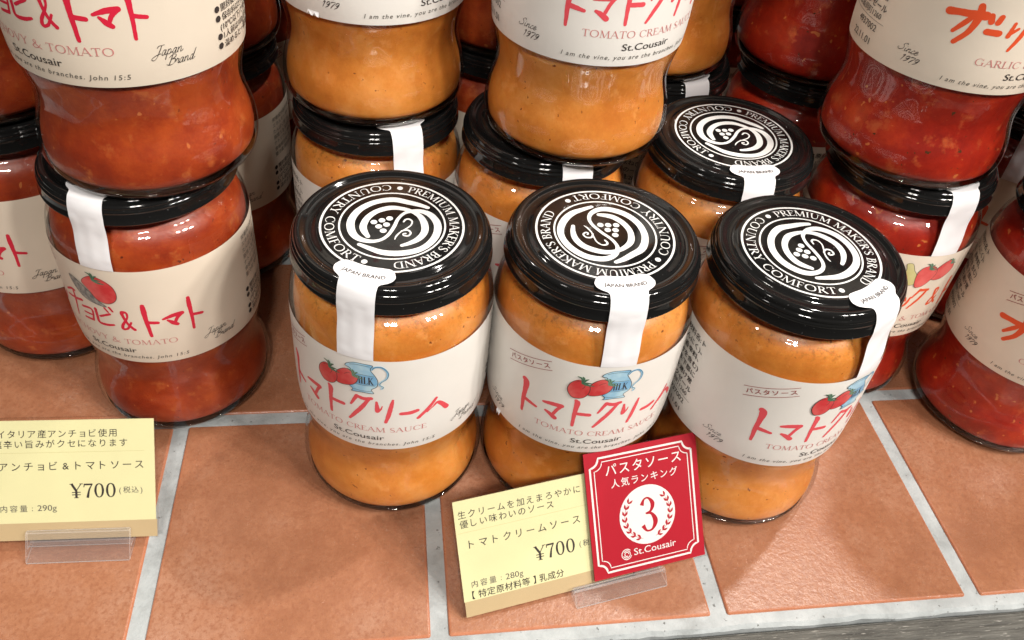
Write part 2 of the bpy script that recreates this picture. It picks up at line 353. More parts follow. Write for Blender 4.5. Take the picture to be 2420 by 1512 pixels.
_mr = nd(M_TILE, 'ShaderNodeMapRange'); _mr.inputs[1].default_value = 0.0472; _mr.inputs[2].default_value = 0.0486; _mr.inputs[4].default_value = 0.7; lk(M_TILE, _mx.outputs[0], _mr.inputs[0])
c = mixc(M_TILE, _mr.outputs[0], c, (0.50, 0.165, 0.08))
_oi = nd(M_TILE, 'ShaderNodeObjectInfo')
c = mixc(M_TILE, 1.0, c, ramp(M_TILE, _oi.outputs['Random'], [(0.0, (0.90, 0.88, 0.86)), (0.5, (1, 1, 1)), (1.0, (1.05, 1.08, 1.12))]), 'MULTIPLY')
_st = ramp(M_TILE, noise(M_TILE, v, 9, 3, 0.5), [(0.60, (0, 0, 0)), (0.66, (0.35,)*3)])
c = mixc(M_TILE, _st, c, (0.20, 0.085, 0.045))
lk(M_TILE, c, BS(M_TILE).inputs['Base Color'])
bump(M_TILE, noise(M_TILE, v, 520, 4, 0.7), 0.35, 0.0005)
lk(M_TILE, ramp(M_TILE, n2, [(0.3, (0.34,)*3), (0.7, (0.24,)*3)]), BS(M_TILE).inputs['Roughness'])
M_GROUT = mat('grey_grout', (0.40, 0.41, 0.40), 0.8)
v = objco(M_GROUT, False)
c = ramp(M_GROUT, noise(M_GROUT, v, 60, 5, 0.65), [(0.3, (0.25, 0.265, 0.265)), (0.5, (0.36, 0.385, 0.39)), (0.72, (0.46, 0.485, 0.49))])
c = mixc(M_GROUT, ramp(M_GROUT, noise(M_GROUT, v, 330, 3, 0.6), [(0.66, (0, 0, 0)), (0.72, (1, 1, 1))]), c, (0.12, 0.12, 0.115))
lk(M_GROUT, c, BS(M_GROUT).inputs['Base Color']); bump(M_GROUT, noise(M_GROUT, v, 480, 5, 0.7), 0.45, 0.0006)

bm = bmesh.new()
a0, a1, b0, b1 = -2.6*TW, 4.4*TW, -0.1054, 4.6*TW
nx = 150
rng = random.Random(3)
front = []
for i in range(nx+1):
    a = a0+(a1-a0)*i/nx
    jit = 0.0003*math.sin(i*0.7)+rng.uniform(-0.0003, 0.0003)
    front.append((a, b0+jit))
top_f = [bm.verts.new(grid(a, b+0.0012, -0.0009)) for a, b in front]
edge = [bm.verts.new(grid(a, b, -0.0024+rng.uniform(-0.0004, 0.0004))) for a, b in front]
low = [bm.verts.new(grid(a, b+0.0008, -0.03)) for a, b in front]
back = [bm.verts.new(grid(a, b1, -0.0009)) for a, b in front]
for i in range(nx):
    bm.faces.new((top_f[i], top_f[i+1], back[i+1], back[i])); bm.faces.new((edge[i], edge[i+1], top_f[i+1], top_f[i])); bm.faces.new((low[i], low[i+1], edge[i+1], edge[i]))
me = bpy.data.meshes.new('counter'); bm.to_mesh(me); bm.free()
counter = tag(link('counter', me, M_GROUT), 'grey grout bed of the tiled counter under the jars', kind='structure')
# one tile mesh, shared
hw = (TW-TG)/2
bm = bmesh.new(); bmesh.ops.create_cube(bm, size=1.0)
for q in bm.verts: q.co = (q.co.x*2*hw, q.co.y*2*hw, q.co.z*0.008-0.004)
bmesh.ops.bevel(bm, geom=[e for e in bm.edges if all(x.co.z > -0.004 for x in e.verts) or abs(e.verts[0].co.z-e.verts[1].co.z) > 0.004], offset=0.0009, segments=3, affect='EDGES', profile=0.5)
tile_me = bpy.data.meshes.new('tile'); bm.to_mesh(tile_me); bm.free(); tile_me.materials.append(M_TILE)
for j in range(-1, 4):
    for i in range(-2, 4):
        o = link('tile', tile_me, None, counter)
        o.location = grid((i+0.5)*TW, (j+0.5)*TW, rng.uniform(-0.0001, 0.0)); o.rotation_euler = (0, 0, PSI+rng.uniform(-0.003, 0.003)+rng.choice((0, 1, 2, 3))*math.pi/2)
# weathered wooden trim below the front edge
M_WOOD = mat('weathered_wood', (0.13, 0.12, 0.10), 0.62)
v = objco(M_WOOD, False)
mp = nd(M_WOOD, 'ShaderNodeMapping'); mp.inputs['Scale'].default_value = (0.12, 1.5, 1); lk(M_WOOD, v, mp.inputs['Vector'])
n1 = noise(M_WOOD, mp.outputs[0], 420, 6, 0.7); n2 = noise(M_WOOD, mp.outputs[0], 1500, 3, 0.6)
c = ramp(M_WOOD, n1, [(0.3, (0.03, 0.028, 0.024)), (0.5, (0.075, 0.072, 0.062)), (0.7, (0.13, 0.125, 0.11))])
c = mixc(M_WOOD, ramp(M_WOOD, n2, [(0.62, (0, 0, 0)), (0.7, (1, 1, 1))]), c, (0.34, 0.325, 0.29))
lk(M_WOOD, c, BS(M_WOOD).inputs['Base Color']); bump(M_WOOD, n1, 0.7, 0.001)
bm = bmesh.new(); bmesh.ops.create_cube(bm, size=1.0)
for q in bm.verts: q.co = (q.co.x*0.72, q.co.y*0.05, q.co.z*0.02)
bmesh.ops.bevel(bm, geom=list(bm.edges), offset=0.0012, segments=2, affect='EDGES')
me = bpy.data.meshes.new('wooden_board'); bm.to_mesh(me); bm.free()
wb = link('wooden_board', me, M_WOOD)
wb.location = grid(0.09, b0-0.0010-0.025, -0.0122); wb.rotation_euler = (0, 0, PSI)
tag(wb, 'weathered grey wooden trim board along the front edge of the tiled counter', 'board')

# ------------------------------------------------------------------ jar
H = 119.14
PZ = [0, .4, 1.5, 4, 8, 12, 17, 22, 27, 31, 36, 41, 46, 52, 60, 84, 90, 94, 97.5, 100.3, 102.4, 103.9, 105.2, 107, 111]
PR = [28.0, 30.2, 32.5, 34.7, 35.7, 35.8, 35.1, 33.7, 32.8, 32.8, 33.5, 34.6, 35.3, 35.7, 35.8, 35.8, 35.75, 35.4, 34.7, 33.5, 31.9, 30.3, 29.5, 29.3, 29.3]
PROF = crom([(r_, z_) for r_, z_ in zip(PR, PZ)], 3)
def prof(z):
    for (r0, z0), (r1, z1) in zip(PROF, PROF[1:]):
        if z0 <= z <= z1 and z1 > z0: return r0+(r1-r0)*(z-z0)/(z1-z0)
    return PROF[0][0] if z < 0 else PROF[-1][0]
me_glass = lathe('glass', [(27.6, 0.0), (28.0, 0.0)]+[p for p in PROF if p[1] > 0.05], 96)
me_heel = lathe('glass_base', [(0.01, 0.9), (20, 0.9), (25.8, 0.25), (27.8, 0.02), (30.0, 0.42), (32.3, 1.5), (33.7, 3.1), (34.1, 3.8), (32.6, 3.6), (29, 3.0), (0.01, 2.7)], 96)
me_sauce = {}
for k in M_SAUCE:
    me_sauce[k] = lathe('sauce', [(0.01, 3.2), (28, 3.5), (31.8, 4.3)]+[(r_-1.5, z_) for r_, z_ in PROF if z_ > 5.6 and z_ < 108]+[(27.0, 108.5), (0.01, 108.5)], 96)
    me_sauce[k].materials.append(M_SAUCE[k])
LID = [(0.01, -.25), (12, -.25), (24.6, -.25), (25.3, -.35), (26.0, -.8), (26.8, -1.05), (28.4, -1.05), (29.2, -.7), (29.9, -.2), (30.6, 0), (31.3, -.05), (31.9, -.4), (32.3, -1.0), (32.45, -1.6), (32.45, -1.95),
       (32.8, -2.2), (33.15, -2.6), (33.2, -3.0), (33.0, -3.3), (32.95, -3.5), (33.3, -3.8), (33.55, -4.2), (33.55, -4.6), (33.4, -4.9), (33.45, -5.3), (33.6, -6.2), (33.65, -8.3), (33.95, -8.7), (34.0, -9.1), (33.75, -9.45), (33.2, -9.5), (32.4, -9.3), (32.2, -8.0), (31.4, -7.5)]
me_lid = lathe('lid', [(r_, z_+H) for r_, z_ in LID], 112)
# print on the lid
LOGO = {'o1': [(10.61,10.75,1.01),(7.77,11.86,1.31),(3.77,12.82,1.51),(-1.55,13.7,1.64),(-7.45,11.42,1.81),(-11.67,7.09,2.22),(-13.56,2.25,2.52),(-13.57,-2.21,2.65),(-12.03,-6.38,2.32),(-9.44,-8.77,1.56),(-5.91,-9.48,1.06),(-2.88,-8.4,1.01),(-0.79,-5.72,1.13),(0.61,-1.16,1.21),(1.35,3.0,1.13),(2.75,6.09,1.06),(4.85,7.85,1.13),(8.13,8.5,1.21),(11.59,7.19,1.89),(14.08,3.86,2.39),(15.07,-0.09,2.52),(14.49,-4.94,2.39),(12.21,-9.5,2.02),(8.62,-12.61,1.76),(3.49,-14.37,1.64),(-1.56,-14.44,1.51),(-5.88,-12.91,1.26),(-9.26,-11.44,0.96)],
 'o2': [(-7.12,-7.12,1.39),(-8.77,-4.38,2.14),(-9.43,-1.67,2.39),(-8.69,2.49,2.14),(-6.22,6.35,1.76),(-1.96,8.96,1.51),(2.4,9.0,1.13),(5.88,7.77,1.26),(8.7,5.42,1.89),(10.4,1.74,2.39),(10.87,-2.24,2.39),(9.51,-5.97,2.02),(6.96,-8.63,1.39),(4.34,-10.3,0.96)],
 't1': [(3.45,1.96,0.55),(3.98,3.27,0.6),(5.08,3.62,0.5),(6.22,2.5,0.55),(6.0,0.35,0.48),(4.45,-1.87,0.45),(2.93,-3.74,0.45),(1.95,-5.84,0.55),(1.67,-7.55,0.25)],
 't2': [(3.32,-2.9,0.35),(5.24,-2.25,0.45),(6.43,-3.52,0.6),(5.83,-5.18,0.48),(4.39,-5.14,0.43),(4.05,-4.39,0.45),(4.76,-4.13,0.5)]}
GRAPES = [(-6.27,0.56),(-3.76,1.83),(-1.39,3.18),(-4.39,-1.53),(-1.97,-0.21),(-2.61,-3.58)]
P = Print()
LOGO = {k: [(x, y, w_/1.12) for x, y, w_ in pen(q, 0.62)] for k, q in LOGO.items()}
for k in LOGO: P.ribbon(LOGO[k], WHITE, 5)
for x, y in GRAPES: P.disc(x, y, 1.12, WHITE)
P.ring(0, 0, 23.2, 23.95, WHITE); P.ring(0, 0, 17.15, 17.75, WHITE)
P.disc(0, 20.6, 1.0, WHITE); P.disc(20.6*math.sin(R(198)), 20.6*math.cos(R(198)), 1.0, WHITE)
def arc_text(P, s, a_start, a_end, r0, h, outward):
    q = Print(); q.serif(s, WHITE, 0, 0, h, abs(R(a_end-a_start))*(r0+(h/2 if outward else -h/2)), 1.05)
    L = abs(R(a_end-a_start))*(r0+(h/2 if outward else -h/2))
    for v, f, ink, lf in q.el:
        o = []
        for x, y in v:
            t = x/L; a = R(a_start+(a_end-a_start)*t); r_ = r0+y if outward else r0-y
            o.append((r_*math.cos(a), r_*math.sin(a)))
        P.add(o, f, ink)
arc_text(P, "PREMIUM MAKER'S BRAND", 82, -98+16, 19.0, 3.15, True)
arc_text(P, 'COUNTRY COMFORT', 98, 98+149, 22.15, 3.15, False)
me_lidprint = P.build('lid_print', lambda x, y, h: (x/1000, y/1000, (H-.25+.05+h)/1000), 0.0008)
# seal tape: path (radius, height, half width)
TAPE = [(22.4, H+.10, 5.5), (22.7, H+.10, 8.0), (23.2, H+.10, 9.2), (24.2, H+.10, 10.0), (26.0, H+.10, 10.3), (27.6, H+.12, 10.2), (28.7, H+.14, 9.7), (29.5, H+.16, 8.6), (30.2, H+.18, 7.0), (30.9, H+.16, 6.4), (31.6, H-.05, 6.3), (32.3, H-.6, 6.3), (32.9, H-1.6, 6.3), (33.4, H-2.8, 6.3), (33.85, H-4.4, 6.3),
        (34.1, H-6.5, 6.3), (34.3, H-9.0, 6.25), (34.35, H-11.5, 6.25), (34.5, H-14, 6.2), (34.9, H-17, 6.2), (35.35, H-20, 6.2), (35.75, H-23, 6.2), (36.02, H-26, 6.2), (36.05, H-28.0, 6.2)]
tp = crom(TAPE, 3); v, f = [], []; NW = 14
for i, (r_, z_, hw_) in enumerate(tp):
    for j in range(NW+1):
        x = hw_*(2*j/NW-1); a = x/max(r_, 27.0)
        rr = r_+(0.10*math.sin(i*0.45+j*0.35)+0.05*math.sin(j*1.1) if 45 < i < len(tp)-5 else 0)
        v.append((rr*math.cos(a-math.pi/2)/1000, rr*math.sin(a-math.pi/2)/1000, z_/1000))
for i in range(len(tp)-1):
    for j in range(NW): f.append((i*(NW+1)+j, (i+1)*(NW+1)+j, (i+1)*(NW+1)+j+1, i*(NW+1)+j+1))
me_tape = mesh('seal_tape', v, f, True); me_tape.materials.append(M_TAPE)
P = Print(); P.text('JAPAN BRAND', INK, 0, 0, 1.55, 14.4, bold=0.012, align='c')
me_tapeprint = P.build('seal_lettering', lambda x, y, h: ((27.6-y)*math.cos(x/27-math.pi/2)/1000, (27.6-y)*math.sin(x/27-math.pi/2)/1000, (H+.22)/1000))
# labels
LZ0, LZ1 = 44.3, 91.0
v, f = [], []; NA, NZ = 150, 20
for i in range(NA+1):
    a = R(90+4+352*i/NA)
    for j in range(NZ+1):
        z_ = LZ0+(LZ1-LZ0)*j/NZ; r_ = prof(z_)+0.14
        v.append((r_*math.cos(a)/1000, r_*math.sin(a)/1000, z_/1000))
for i in range(NA):
    for j in range(NZ): k = i*(NZ+1)+j; f.append((k, k+NZ+1, k+NZ+2, k+1))
me_label = {}
for k in M_PAPER:
    me_label[k] = mesh('label', v, f, True); me_label[k].materials.append(M_PAPER[k])

CREAM = [[(-22.6,73.9,1.79),(-21.8,72.7,2.38),(-21.9,68.4,1.73),(-22.2,63.9,1.49),(-22.2,57.6,1.01)],[(-21.6,64.4,1.13),(-19.4,64.0,1.07),(-16.8,63.4,0.83)],[(-14.2,67.8,0.72),(-11.2,68.3,1.25),(-7.6,68.6,1.19)],[(-7.6,68.5,1.25),(-8.9,66.2,1.13),(-10.1,63.3,1.07)],[(-13.0,63.8,0.77),(-11.4,63.0,1.25),(-9.4,61.5,1.43)],[(-3.1,73.2,1.07),(-2.5,72.0,1.85),(-2.6,69.4,1.55),(-2.8,65.6,1.31),(-2.8,59.7,1.01)],[(-2.2,66.4,1.01),(0.0,66.4,1.07),(2.3,66.4,1.07)],[(7.5,72.7,1.31),(6.6,70.8,1.07),(5.2,67.7,0.72)],[(7.6,72.6,1.01),(10.0,71.9,1.07),(12.4,72.5,1.01)],[(11.7,72.1,1.01),(9.1,67.2,1.37),(6.6,63.2,1.25),(4.6,60.0,0.89)],[(14.2,70.9,0.77),(14.4,67.7,1.43),(14.4,66.1,1.37)],[(14.6,66.0,0.89),(15.6,67.3,0.54),(16.1,68.9,0.36)],[(19.7,72.1,0.77),(19.1,68.9,1.31),(18.2,64.2,1.37),(17.2,60.4,1.01)],
 [(22.5,64.8,1.01),(25.5,64.8,1.18),(28.0,65.4,1.09)],[(34.8,69.2,1.01),(32.0,65.2,1.18),(28.4,61.3,1.09)],[(31.6,63.3,0.42),(33.8,65.3,0.5),(35.8,66.5,1.09),(39.1,62.1,1.6)]]
ANCH = [[(-44.5,72.5,0.8),(-40,72.8,0.9),(-37.5,71.5,0.9)],[(-38,71.5,0.8),(-39.5,69.5,0.7)],[(-41,70,1.1),(-41.5,65.5,1.0),(-43.5,61,0.6)],[(-34.5,70,1.1),(-32,68,1.0)],[(-34,61.5,1.0),(-31,63.5,1.1),(-28.5,68.5,0.7)],
 [(-25.1,72.2,0.58),(-21.4,74.6,0.75),(-19.4,74.8,0.75)],[(-25.4,69.5,0.58),(-20,70.6,0.8),(-16.4,71.7,0.83)],[(-20.5,74.1,0.92),(-20.5,70.1,1.0),(-22.0,61.2,0.5)],[(-16.9,68.5,0.75),(-12.4,68.9,0.83),(-13.0,63.2,0.75)],[(-16.6,65.8,0.58),(-13.0,66.0,0.58)],[(-17.0,62.9,0.67),(-13.2,63.3,0.75)],[(-10.4,70.2,1.16),(-10.5,66.8,1.08),(-10.3,63.5,1.0),(-7.4,63.2,0.83),(-4.2,64.0,0.58)],[(-9.1,67.0,0.67),(-4.7,69.4,0.75)],[(-6.2,72.0,0.75),(-5.2,70.3,0.67)],[(-4.2,72.8,0.83),(-3.3,71.1,0.75)],[(3.2,62.8,1.08),(1.3,65.5,0.92),(0.2,69.3,1.08),(0.2,71.3,1.16),(1.6,71.2,0.83),(1.6,68.8,0.67),(-0.6,65.0,0.92),(-1.0,62.8,0.92),(0.8,63.2,0.75),(2.6,66.4,0.67)],[(7.9,74.9,1.41),(7.9,72.2,1.75),(8.0,66.9,1.41),(8.5,59.4,1.08)],[(8.0,66.5,1.08),(11.7,66.0,0.92)],[(13.8,67.4,0.67),(17.3,68.5,1.16),(20.4,68.8,1.16)],[(20.3,68.7,1.25),(18.6,67.0,1.08),(17.8,65.4,1.0)],[(15.2,66.6,0.67),(16.8,65.0,1.41),(18.2,63.8,1.08)],[(23.5,75.2,1.16),(23.5,71.7,1.5),(23.6,66.7,1.16),(23.5,59.6,0.92)],[(23.9,66.5,0.92),(27.4,65.7,0.83)]]
GRL = [[(-19.8,70.6,1.76),(-15.7,71.2,1.52),(-8.9,71.7,2.0)],[(-11.2,74.5,1.92),(-10.7,71.2,2.24),(-11.8,65.7,1.68),(-14.9,61.1,1.36)],[(-12.3,70.8,1.2),(-14.0,68.2,1.52),(-16.5,64.6,1.12)],[(-7.2,72.0,1.84),(-6.6,70.1,1.76)],[(-4.0,72.2,1.6),(-4.5,70.2,1.76)],[(-6.6,66.7,1.44),(-2.8,66.7,1.44)],[(1.0,70.7,0.96),(0.4,66.2,1.44)],[(0.4,66.8,1.04),(2.7,69.0,0.8)],[(5.3,70.6,1.0),(4.6,66.6,1.44),(2.6,61.3,0.88)],
 [(7.2,68,0.8),(7.8,66.2,0.9)],[(9.2,68.2,0.8),(9.6,66.6,0.9)],[(11.4,68.4,0.8),(10.6,65,1.0),(9,62.6,0.6)],[(14.2,72.6,1.18),(12.0,68.3,0.67)],[(14.4,72.4,0.92),(18.0,72.2,0.92)],[(17.6,72.1,1.01),(15.6,67.3,1.1),(12.2,62.2,0.67)]]
JUG = [(3.9,86.7),(4.6,88.0),(7.1,89.2),(9.8,89.3),(13.2,89.0),(12.6,87.6),(12.6,86.5),(14.0,84.0),(14.8,81.8),(14.5,79.0),(12.6,77.1),(13.3,75.3),(9.4,75.3),(5.8,74.9),(6.3,76.0),(5.0,77.6),(4.6,81.2),(5.6,84.4),(5.6,86.0)]
HANDLE = [(12.8,86.9),(14.0,88.3),(16.3,88.4),(18.1,86.0),(17.7,83.2),(16.0,81.4),(15.3,79.9),(16.5,78.9),(16.0,78.0)]
TOMA = [(0.5,82.1),(3.5,85.1),(5.9,84.7),(8.2,82.1),(6.9,78.7),(3.4,77.0),(0.1,77.4)]
TOMB = [(-6.8,78.2),(-6.2,81.5),(-3.8,83.9),(-1.3,83.1),(0.5,81.3),(0.5,78.0),(-1.0,75.5),(-3.3,74.7),(-5.3,75.3)]
def calyx(P, x, y, s=1.0, flip=1):
    for k, (dx, dy) in enumerate(((-1.3, 2.0), (-.2, 2.1), (1.2, 1.5), (2.0, .3), (2.6, -.5))):
        P.ribbon([(x, y, .5*s), (x+flip*dx*.35*s+.3, y+dy*.75*s, .55*s), (x+flip*dx*s, y+dy*s, .2*s)], GREEN, 4)
        P.ribbon([(x, y, .1*s), (x+flip*dx*.45*s+.3, y+dy*.7*s, .13*s), (x+flip*dx*s, y+dy*s, .1*s)], INK, 3, cap=False)
def common(P, sh, title, t0, t1):
    P.serif(title, ROSE, t0, 54.85, 2.55, t1-t0, 0.95)
    P.text('St.Cousair', INK, -2.3+sh, 50.3, 2.5, 18.9, bold=0.004)
    P.text('I am the vine, you are the branches. John 15:5', GREY, -22.5+sh, 47.0, 1.65, 57.5, shear=0.22, spacing=1.25, bold=0.004)
    P.script('Since', INK, -39.4+sh, 52.5, 2.7, 7.2, wt=.15); P.script('1979', INK, -37.9+sh, 49.0, 2.4, 6.4, wt=.2)
    P.script('Japan', INK, 42.0+sh, 53.4, 3.2, 8.6, wt=.16); P.script('Brand', INK, 45.4+sh, 49.9, 3.1, 8.6, wt=.16)
    an = math.atan2(6.55, 17.5)
    for (x, y), (x2, y2) in (((-31.2, 81.95), (-13.6, 88.5)), ((-30.4, 77.7), (-12.9, 84.5))):
        P.ribbon([(x+sh+(x2-x)*i/8, y+(y2-y)*i/8, .24) for i in range(9)], BRICK, 1, cap=False)
    for i, ch in enumerate('パスタソース'):
        u = 0.9+i*2.95
        P.text(ch, BRICK, -30.5+sh+u*math.cos(an), 79.0+u*math.sin(an), 2.3, ang=an, bold=0.012, cap=.86)
    for i, s in enumerate(('品名:パスタソース原材料名:ト', 'マト(イタリア)、にんにく)、', 'たまねぎ、食塩、香辛料、', '(原材料の一部に乳成分を含む)', '内容量:280g賞味期限:下部に', '記載 保存方法:直射日光を避け常', '販売者:サンクゼール')):
        P.text(s, INK, -49.0+sh-(i % 3)*0.5, 85.2-i*4.05, 2.55, align='r', bold=0.01, cap=.86)
    P.text('長野県上水内郡飯綱町1260', INK, -50.5+sh, 57.6+.2, 2.4, align='r', cap=.86)
    P.ribbon([(-78+sh+i*3.0, 56.6, .14) for i in range(11)], GREY, 1, cap=False)
    P.text('4937002', INK, -50.8+sh, 53.0, 2.4, align='r')
    P.text('22.11.01', INK, -52+sh, 47.6, 2.6, align='r')
    # nutrition panel
    rn = ('栄養成分表示100g当たり', 'エネルギー 93kcal', 'たんぱく質 1.6g', '脂質 5.7g 炭水化物 8.9g', 'ナトリウム 480mg', '食塩相当量 1.2g', '要冷蔵 開封前は常温')
    for i, s in enumerate(rn): P.text(s, GREY, 65.2+sh, 85.8-i*3.05, 2.0, cap=.86)
    for (x, y, s) in ((66.4, 60.6, '開封後はよく混ぜ冷蔵庫'), (66.4, 57.6, '保存料は使用せず'), (65.2, 54.7, '(10℃以下)で保存し'), (66.4, 51.8, '1人前は100g目安'), (66.4, 48.8, '温めると一層美味')):
        P.text(s, INK, x+sh, y, 2.3, bold=0.006, cap=.86)
        if x > 66: P.disc(64.6+sh, y+1.05, 1.05, INK)
P_ = {}
P = P_['cream'] = Print()
for s in CREAM: P.ribbon(pen(s, 0.72), PINK, 7, 0.05)
common(P, 0, 'TOMATO CREAM SAUCE', -16.6, 31.6)
P.ribbon([(x, y, .75) for x, y in HANDLE], BLUE, 5); P.ribbon([(x+.15, y, .16) for x, y in HANDLE], INK, 5, cap=False)
P.blob(JUG, BLUE, INK)
P.blob([(5.3,79.3),(5.6,81.5),(6.8,83.7),(10,83.7),(13.9,83.5),(14.5,81.6),(14.1,79.6),(10,79.1)], BLUE2, None)
P.lift += 0.015
P.ribbon([(6.2,84.0,.16),(10,84.0,.16),(13.6,83.8,.16)], INK, 4, cap=False); P.ribbon([(5.6,79.1,.16),(10,78.9,.16),(13.9,79.3,.16)], INK, 4, cap=False); P.ribbon([(6.6,76.2,.14),(9.4,76.0,.14),(12.6,76.3,.14)], INK, 4, cap=False); P.ribbon([(5.4,87.8,.14),(8,88.5,.14),(12.4,88.3,.14)], INK, 4, cap=False)
P.serif('MILK', INK, 6.6, 79.6, 3.5, 6.8, 0.9)
P.lift += 0.015
P.blob(TOMA, TOM, INK); P.blob(TOMB, TOM, INK)
P.lift += 0.015
P.ribbon([(-4.6,82.6,.14),(-3.6,83.2,.16),(-2.6,83.2,.1)], INK, 3, cap=False); P.ribbon([(-1.6,82.4,.14),(-1.2,81.2,.18),(-2.0,79.8,.1)], INK, 3, cap=False); P.ribbon([(5.6,83.6,.14),(4.4,83.2,.16),(3.4,82.4,.1)], INK, 3, cap=False)
calyx(P, -2.2, 82.6, 1.5); calyx(P, 6.6, 82.8, 1.35)
P = P_['anchovy'] = Print()
for s in ANCH: P.ribbon(pen(s, 0.72), CRIM, 7, 0.05)
common(P, -15, 'ANCHOVY & TOMATO', -30.5, 17.2)
P.blob([(-18.9,83.4),(-14.7,82.2),(-10.7,78.8),(-7.6,75.2),(-5.0,73.0),(-9.4,73.2),(-14.4,74.8),(-17.8,79.0)], FISH, INK, .16)
P.blob([(-12.9,82.5),(-11.0,85.3),(-7.5,87.2),(-3.5,86.3),(-0.6,83.6),(0.1,79.6),(-1.3,76.4),(-4.4,74.8),(-8.0,75.7),(-10.5,79.4)], TOM, INK, .18)
P.lift += 0.015
calyx(P, -7.6, 85.2, 1.6)
P = P_['garlic'] = Print()
for s in GRL: P.ribbon(pen(s, 0.72), ORNG, 7, 0.05)
for s in ANCH[15:]: P.ribbon([(x+23, y, q) for x, y, q in pen(s, .72)], ORNG, 7, 0.05)
common(P, 8.6, 'GARLIC & TOMATO', -6, 36)
ga = 4.0
P.blob([(x+ga, y) for x, y in [(-0.3,83.1),(-1.1,86.5),(1.2,86.8),(3.0,83.5),(4.8,81.0),(5.5,76.3),(2.4,75.5),(-1.5,77.5)]], GARL, INK, .16)
P.blob([(x+ga, y) for x, y in [(12.4,78.4),(12.8,83.7),(16.6,87.4),(20.2,87.1),(22.0,81.9),(17.7,77.9)]], TOM, INK, .16)
P.blob([(x+ga, y) for x, y in [(6.1,74.9),(4.8,81.6),(6.9,85.5),(11.3,85.5),(13.5,82.2),(12.4,78.4),(9.4,74.8)]], TOM, INK, .16)
P.lift += 0.015
calyx(P, 13.2, 84.4, 1.4); calyx(P, 23.2, 85.8, 1.2)
def wrap(x, y, h):
    a = x/35.8-math.pi/2; r_ = prof(y)+0.20+h
    return (r_*math.cos(a)/1000, r_*math.sin(a)/1000, y/1000)
me_labelprint = {k: P_[k].build('label_print', wrap, 0.0009) for k in P_}
me_glass.materials.append(M_GLASS); me_heel.materials.append(M_HEEL); me_lid.materials.append(M_LID)

def flap(parent, u, z_, wd, dz, out, kind):
    v, f = [], []; n = 6
    for i in range(n+1):
        for j in range(4):
            uu = u+wd*(i/n-.5); zz = z_-dz*(j/3)*(0.6+0.4*math.sin(2.1*i+u)); a = uu/35.8-math.pi/2
            r_ = prof(z_)+0.17+out*(j/3)**1.5
            v.append((r_*math.cos(a)/1000, r_*math.sin(a)/1000, zz/1000))
    for i in range(n):
        for j in range(3): k = i*4+j; f.append((k, k+1, k+5, k+4))
    link('torn_label_edge', mesh('torn_label_edge', v, f, True), M_TAPE, parent)
def jar(kind, x, y, level, rot, seal, dot, label, group=None):
    e = bpy.data.objects.new('sauce_jar', None); COL.objects.link(e); e.empty_display_size = 0.02
    e.location = (x, y, level*(H/1000-0.00015)+0.0001)
    tag(e, label, 'jar', group)
    link('sauce', me_sauce[kind], None, e).rotation_euler.z = rot*0.31
    g = link('glass', me_glass, None, e)
    g.rotation_euler.z = rot
    link('glass_base', me_heel, None, g)
    lb = link('label', me_label[kind], None, e); lb.rotation_euler.z = rot/35.8
    link('label_print', me_labelprint[kind], None, lb)
    ld = link('lid', me_lid, None, e); ld.rotation_euler.z = R(dot-90)
    link('lid_print', me_lidprint, None, ld)
    tp_ = link('seal_tape', me_tape, None, e); tp_.rotation_euler.z = R(seal+90)
    link('seal_lettering', me_tapeprint, None, tp_)
    return e
